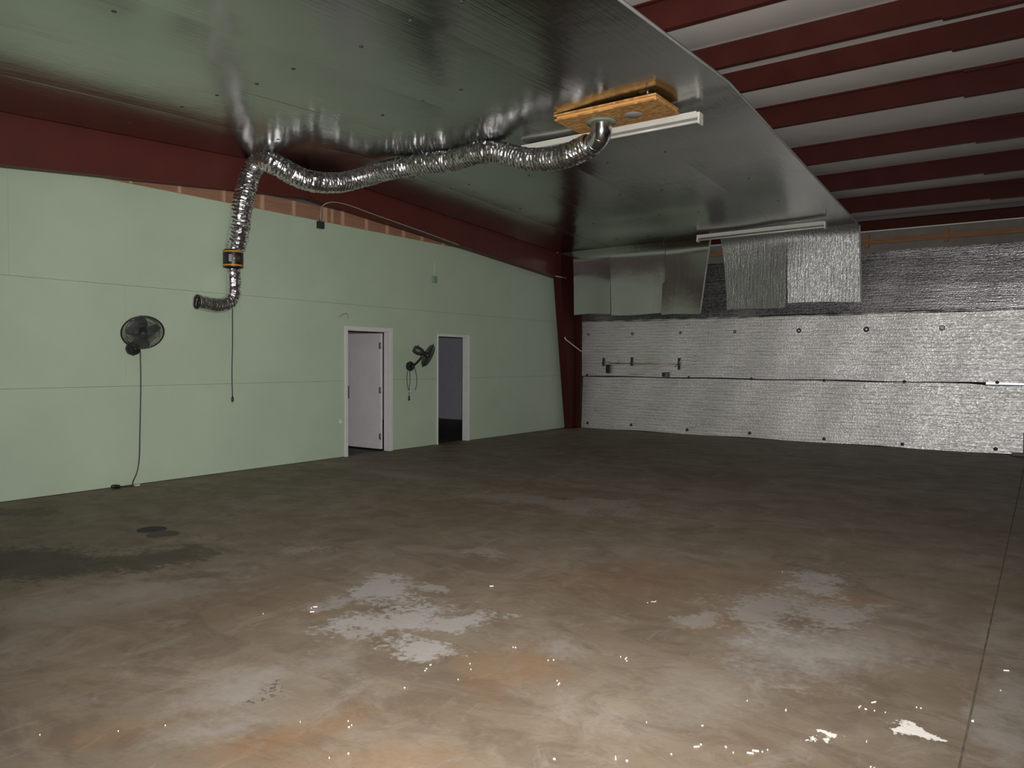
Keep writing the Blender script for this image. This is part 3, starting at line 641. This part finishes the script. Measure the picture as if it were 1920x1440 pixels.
# ------------------------------------------------------------------ wall fans
def wall_fan(loc, label, base, centre, axis, R, arm):
    """base on the wall, cage centred at centre with its face along axis"""
    t = Thing('wall_fan', base, label, 'fan', 'black wall fans')
    ax = Vector(axis).normalized(); c = Vector(centre); bs = Vector(base)
    Q = ax.to_track_quat('Z', 'Y').to_matrix().to_4x4(); M = Matrix.Translation(c) @ Q
    Mw = Matrix.Translation(bs) @ Matrix.Rotation(math.radians(90), 4, 'Y')
    wb_ = t.part(MB().lathe([(.085, 0), (.088, .01), (.086, .05), (.07, .075), (.03, .082)], Mw, 8, smooth=False), 'wall_base', M_black)
    t.part(MB().lathe([(.022, .08), (.020, .095), (.008, .10)], Mw, 12), 'knob', M_dkgrey, wb_)
    mo = c-ax*.135
    t.part(MB().tube(resample(spline([bs+Vector((.05, 0, .0)), bs+Vector((.10, arm*.04, .03)), mo-Vector((0, 0, .10)), mo-Vector((0, 0, .04))], 6), .02), .02, 10), 'arm', M_black)
    mt_ = t.part(MB().lathe([(.02, -.15), (.055, -.145), (.072, -.11), (.075, -.04), (.06, .02), (.03, .075)], Matrix.Translation(mo) @ Q, 20), 'motor', M_dkgrey)
    t.part(MB().tube([mo-ax*.05+Vector((0, 0, .07)), mo-ax*.05+Vector((0, 0, .105))], .008, 8), 'oscillation_knob', M_black, mt_)
    def cage(sgn, dep, nspoke, nm):
        mb = MB()
        for rr, h in ((R, .0), (R*.80, dep*.55), (R*.55, dep*.86), (R*.22, dep)):
            mb.torus(rr, .0045 if rr == R else .0022, M @ Matrix.Translation((0, 0, sgn*h)), 44, 5)
        for k in range(nspoke):
            a = 2*math.pi*k/nspoke; pts = []
            for s in (0.0, .25, .5, .75, .9, 1.):
                r = R*(1-.80*s); h = dep*math.sqrt(max(0, 1-(1-s)**2))
                tw = a+.55*s
                pts.append(M @ Vector((r*math.cos(tw), r*math.sin(tw), sgn*h)))
            mb.tube(pts, .0019, 4, caps=False)
        if sgn > 0: mb.lathe([(R*.2, dep-.004), (R*.2, dep+.002), (R*.12, dep+.004)], M, 20)
        return t.part(mb, nm, M_dkgrey)
    fc_ = cage(1, .075, 72, 'front_cage'); cage(-1, .07, 60, 'rear_cage')
    t.part(MB().torus(R+.004, .0085, M, 48, 8), 'cage_rim', M_black, fc_)
    t.part(MB().lathe([(.045, -.06), (.05, .0), (.04, .03), (.012, .042)], M, 18), 'hub', M_black)
    for k in range(3):
        mb = MB(); vs = []; nr, na = 8, 8; a0 = 2*math.pi*k/3+.4
        for sd in (0, .003):
            for i in range(nr+1):
                r = .045+(R*.88-.045)*i/nr; wd = .35+.55*math.sin(math.pi*min(1, i/nr*.85+.1))
                for j in range(na+1):
                    u = j/na-.5; a = a0+u*wd*1.5+.15*i/nr
                    vs.append(M @ Vector((r*math.cos(a), r*math.sin(a), u*.07+.012*math.cos(3*u)+sd)))
        n = (nr+1)*(na+1); fs = []
        for i in range(nr):
            for j in range(na):
                p = i*(na+1)+j; fs.append((p, p+1, p+na+2, p+na+1)); fs.append((n+p, n+p+na+1, n+p+na+2, n+p+1))
        rim = [i*(na+1) for i in range(nr+1)]+[nr*(na+1)+j for j in range(1, na+1)]+[i*(na+1)+na for i in range(nr-1, -1, -1)]+[j for j in range(na-1, 0, -1)]
        for p, q in zip(rim, rim[1:]+rim[:1]): fs.append((p, q, n+q, n+p))
        mb.add(vs, fs, 0, True); t.part(mb, 'blade', M_blade)
    return t
f1 = wall_fan(None, 'black caged wall fan tilted down, alone on the left of the green wall', (0.0, 4.84, 1.695), (.40, 4.765, 1.885), (.78, -.30, -.60), .228, -1)
f2 = wall_fan(None, 'black wall fan between the two doorways turned side-on', (0.0, 9.80, 1.465), (.36, 9.90, 1.655), (.64, .63, -.44), .218, 1)
f2.part(MB().tube(resample(spline([(0.08, 9.853, 1.463), (0.08, 9.909, 1.292), (0.08, 9.909, 1.149), (0.08, 9.868, 1.036), (0.08, 9.758, 1.03), (0.08, 9.69, 1.079), (0.08, 9.662, 1.248), (0.08, 9.676, 1.379)], 6), .03), .006, 6), 'cable_loop', M_black)
f2.part(MB().box(.055, .105, 9.73, 9.86, 1.005, 1.05), 'cable_tie', M_label, bevel=.01)
f2.part(MB().tube(resample(spline([(0.04, 9.773, 1.378), (0.04, 9.786, 1.198), (0.04, 9.759, 1.076), (0.04, 9.76, 0.915)], 6), .03), .006, 6), 'cable_tail', M_black)
f2.part(MB().lathe([(.008, .04), (.017, .03), (.019, -.02), (.012, -.045)], Matrix.Translation((.04, 9.76, .90)), 10), 'plug', M_black)
C1 = [(.06, 4.90, 1.70)]+[(0.03, 4.929, 1.642), (0.03, 4.932, 1.256), (0.03, 4.921, 0.857), (0.03, 4.911, 0.524), (0.03, 4.903, 0.324), (0.03, 4.874, 0.161), (0.03, 4.819, 0.041)]+[(.10, 4.78, .012), (.07, 4.70, .010), (.09, 4.64, .012)]
t = Thing('power_cord', (.06, 4.82, .01), 'black cord hanging from the left wall fan down to the floor', 'cord')
t.part(MB().tube(resample(spline(C1, 6), .03), .0075, 6), 'cable', M_black)
t.part(MB().lathe([(.01, -.06), (.022, -.05), (.026, .0), (.02, .04), (.012, .05)], Matrix.Translation((.10, 4.57, .026)) @ Matrix.Rotation(math.radians(80), 4, 'X'), 12), 'plug', M_black)
tag(MB().box(.05, .13, 4.80, 4.86, 0, .022).build('cable_clip', M_label, bevel=.004), 'small pale clip on the floor where the fan cord meets the wall', 'clip')
# ------------------------------------------------------------------ boxes and cables on the wall
t = Thing('junction_box', (0, 7.81, 3.62), 'small black junction box at the top edge of the green wall', 'junction box')
t.part(MB().box(.0, .06, 7.73, 7.84, 3.60, 3.71), 'box', M_black, bevel=.004)
t.part(MB().box(.06, .066, 7.735, 7.835, 3.605, 3.705), 'cover', M_dkgrey)
t.part(MB().lathe([(.014, 0), (.014, .03)], Matrix.Translation((.045, 7.77, 3.71)), 10), 'connector', M_steel)
t.part(MB().tube(resample(spline([(0.05, 7.769, 3.7), (0.06, 7.761, 3.845), (0.12, 7.742, 3.925), (0.2, 7.768, 3.969), (0.215, 7.903, 4.006), (0.215, 8.208, 4.009), (0.215, 8.607, 3.966), (0.215, 9.155, 3.913), (0.215, 10.021, 3.83), (0.215, 10.912, 3.738)], 6), .03), .008, 6), 'conduit', M_cable)
t = Thing('junction_box', (0, 10.45, 3.0), 'green grey painted box high on the wall between doorway and corner', 'junction box')
t.part(MB().box(0, .045, 10.39, 10.51, 3.0, 3.12), 'box', M_green2, bevel=.005)
t.part(MB().box(.045, .05, 10.395, 10.505, 3.005, 3.115), 'cover', M_green2)
t.part(MB().tube([(.02, 10.45, 3.12), (.02, 10.45, 3.5)], .010, 8), 'conduit', M_mint)
tag(MB().tube(resample(spline([(0.03, 8.159, 2.258), (0.03, 8.226, 2.295), (0.03, 8.327, 2.318), (0.03, 8.338, 2.233)], 6), .02), .009, 6).build('wire_stub', M_cable), 'bent pale wire sticking out above the left doorway', 'wire')
tag(MB().box(.0, .02, 8.185, 8.215, .56, .61).box(.02, .05, 8.19, 8.21, .56, .575).build('wall_hook', M_white), 'tiny white hook on the wall left of the white door', 'hook')
tag(MB().tube(resample([Vector(p) for p in [(0.05, 14.906, 2.379), (0.25, 14.701, 2.074), (0.244, 15.44, 1.803), (0.332, 15.44, 1.74)][:3]], .04), .012, 8).build('corner_brace', M_lamp), 'thin white rod slanting across the red corner column', 'rod')
t = Thing('conduit_stub', (.0, 14.95, 3.49), 'short pale pipe stub at the knee of the red frame', 'pipe')
t.part(MB().tube([(.23, 14.30, 3.475), (.23, 14.75, 3.47)], .014, 8), 'pipe', M_cable)
t.part(MB().lathe([(.022, -.03), (.022, .03)], Matrix.Translation((.23, 14.72, 3.47)) @ Matrix.Rotation(math.radians(90), 4, 'X'), 10), 'coupling', M_steel)
# ------------------------------------------------------------------ latch on the foil wall
t = Thing('door_latch', (1.8, 15.43, 1.5), 'long sliding bar latch with brackets on the left of the foil wall', 'latch')
t.part(MB().tube([(1.02, 15.405, 1.525), (2.78, 15.405, 1.515)], .010, 8), 'bar', M_hinge)
for x, z0, z1 in ((.845, 1.46, 1.65), (1.57, 1.47, 1.67), (2.705, 1.40, 1.65)):
    mb = MB(); mb.box(x-.03, x+.03, 15.425, 15.445, z0, z1); mb.box(x-.022, x+.022, 15.39, 15.425, 1.50, 1.545)
    t.part(mb, 'bracket', M_dkgrey, bevel=.004)
t.part(MB().tube([(2.74, 15.41, 1.66), (2.76, 15.40, 1.60), (2.70, 15.40, 1.53), (2.62, 15.40, 1.46)], .009, 8), 'lever', M_hinge)
t.part(MB().box(1.17, 1.25, 15.40, 15.42, 1.515, 1.54), 'stop', M_black)
t = Thing('padlock', (.985, 15.41, 1.34), 'black padlock hanging from the latch bar on the foil wall', 'padlock')
t.part(MB().box(.925, 1.045, 15.385, 15.43, 1.30, 1.50), 'body', M_black, bevel=.015)
t.part(MB().tube(resample(spline([(.955, 15.405, 1.49), (.955, 15.405, 1.54), (.985, 15.405, 1.565), (1.015, 15.405, 1.54), (1.015, 15.405, 1.49)], 6), .01), .009, 8), 'shackle', M_steel)
t = Thing('vent_box', (2.41, 15.43, 1.24), 'small grey box on the seam of the foil wall below the latch', 'box')
t.part(MB().box(2.32, 2.49, 15.40, 15.45, 1.235, 1.335), 'box', M_dkgrey, bevel=.004)
t.part(MB().box(2.40, 2.47, 15.394, 15.40, 1.25, 1.32), 'cover', M_steel)
t = Thing('floor_bracket', (8.88, 15.3, 0), 'dark steel bracket on the floor at the right end of the foil wall', 'bracket')
t.part(MB().box(8.78, 9.0, 15.24, 15.36, 0, .055), 'foot', M_black, bevel=.006)
t.part(MB().box(8.935, 9.0, 15.36, 15.41, 0, .40), 'upright', M_black, bevel=.006)
# ------------------------------------------------------------------ floor things
Mi = Matrix.Identity(4)
tag(MB().lathe([(.10, 0), (.125, 0), (.128, .004), (.12, .007), (.02, .007)], Matrix.Translation((2.57, 3.66, 0)), 30).build('round_lid', M_dark), 'dark round flat lid on the concrete, the one nearer the green wall', 'lid', 'round lids on the floor')
tag(MB().lathe([(.11, 0), (.13, 0), (.133, .004), (.125, .007), (.02, .007)], Matrix.Translation((2.83, 3.62, 0)), 30).build('round_lid', M_lid), 'dark brown round flat lid on the concrete, the one farther from the green wall', 'lid', 'round lids on the floor')
CH = [(5.85, 1.36), (5.35, 2.81), (6.86, 2.97), (6.66, 2.87), (6.79, 2.61), (6.69, 2.79), (6.81, 2.2), (6.62, 2.08), (6.87, 2.16), (7.31, 3.06), (6.86, 3.32), (6.88, 3.32), (7.44, 3.55), (7.47, 3.5), (7.17, 3.28), (7.87, 2.94), (8.04, 3.04), (8.06, 2.78), (8.32, 3.02), (8.11, 3.43), (8.29, 3.45), (8.59, 3.77), (8.57, 3.64), (9.03, 3.79), (9.09, 4.22), (9.08, 4.55), (7.15, 4.45), (6.15, 4.14), (7.68, 5.68), (8.67, 3.35), (8.72, 3.16), (8.23, 2.93), (8.11, 2.89), (8.3, 2.98), (8.79, 3.79), (8.66, 3.67), (6.97, 1.94), (7.0, 1.99), (7.66, 2.47), (7.9, 2.62), (5.56, 3.03), (5.5, 3.1), (7.18, 4.47), (6.07, 1.6), (6.22, 1.71), (6.94, 2.83)]
mb = MB(); rnd = random.Random(3)
for x, y in CH:
    for _ in range(rnd.choice((1, 1, 2))):
        a = rnd.uniform(0, 3.14); l = rnd.choice((.004, .005, .006, .009, .025))*(1 if y > 2.2 else .6); w = rnd.uniform(.002, .0045)
        M = Matrix.Translation((x+rnd.uniform(-.03, .03), y+rnd.uniform(-.03, .03), .0025)) @ Matrix.Rotation(a, 4, 'Z') @ Matrix.Rotation(rnd.uniform(-.05, .05), 4, 'Y')
        mb.box(-l/2, l/2, -w/2, w/2, -.002, .003, M=M)
tag(mb.build('debris', M_chip), 'scattered white chips and straw bits on the concrete', 'debris', kind='stuff')
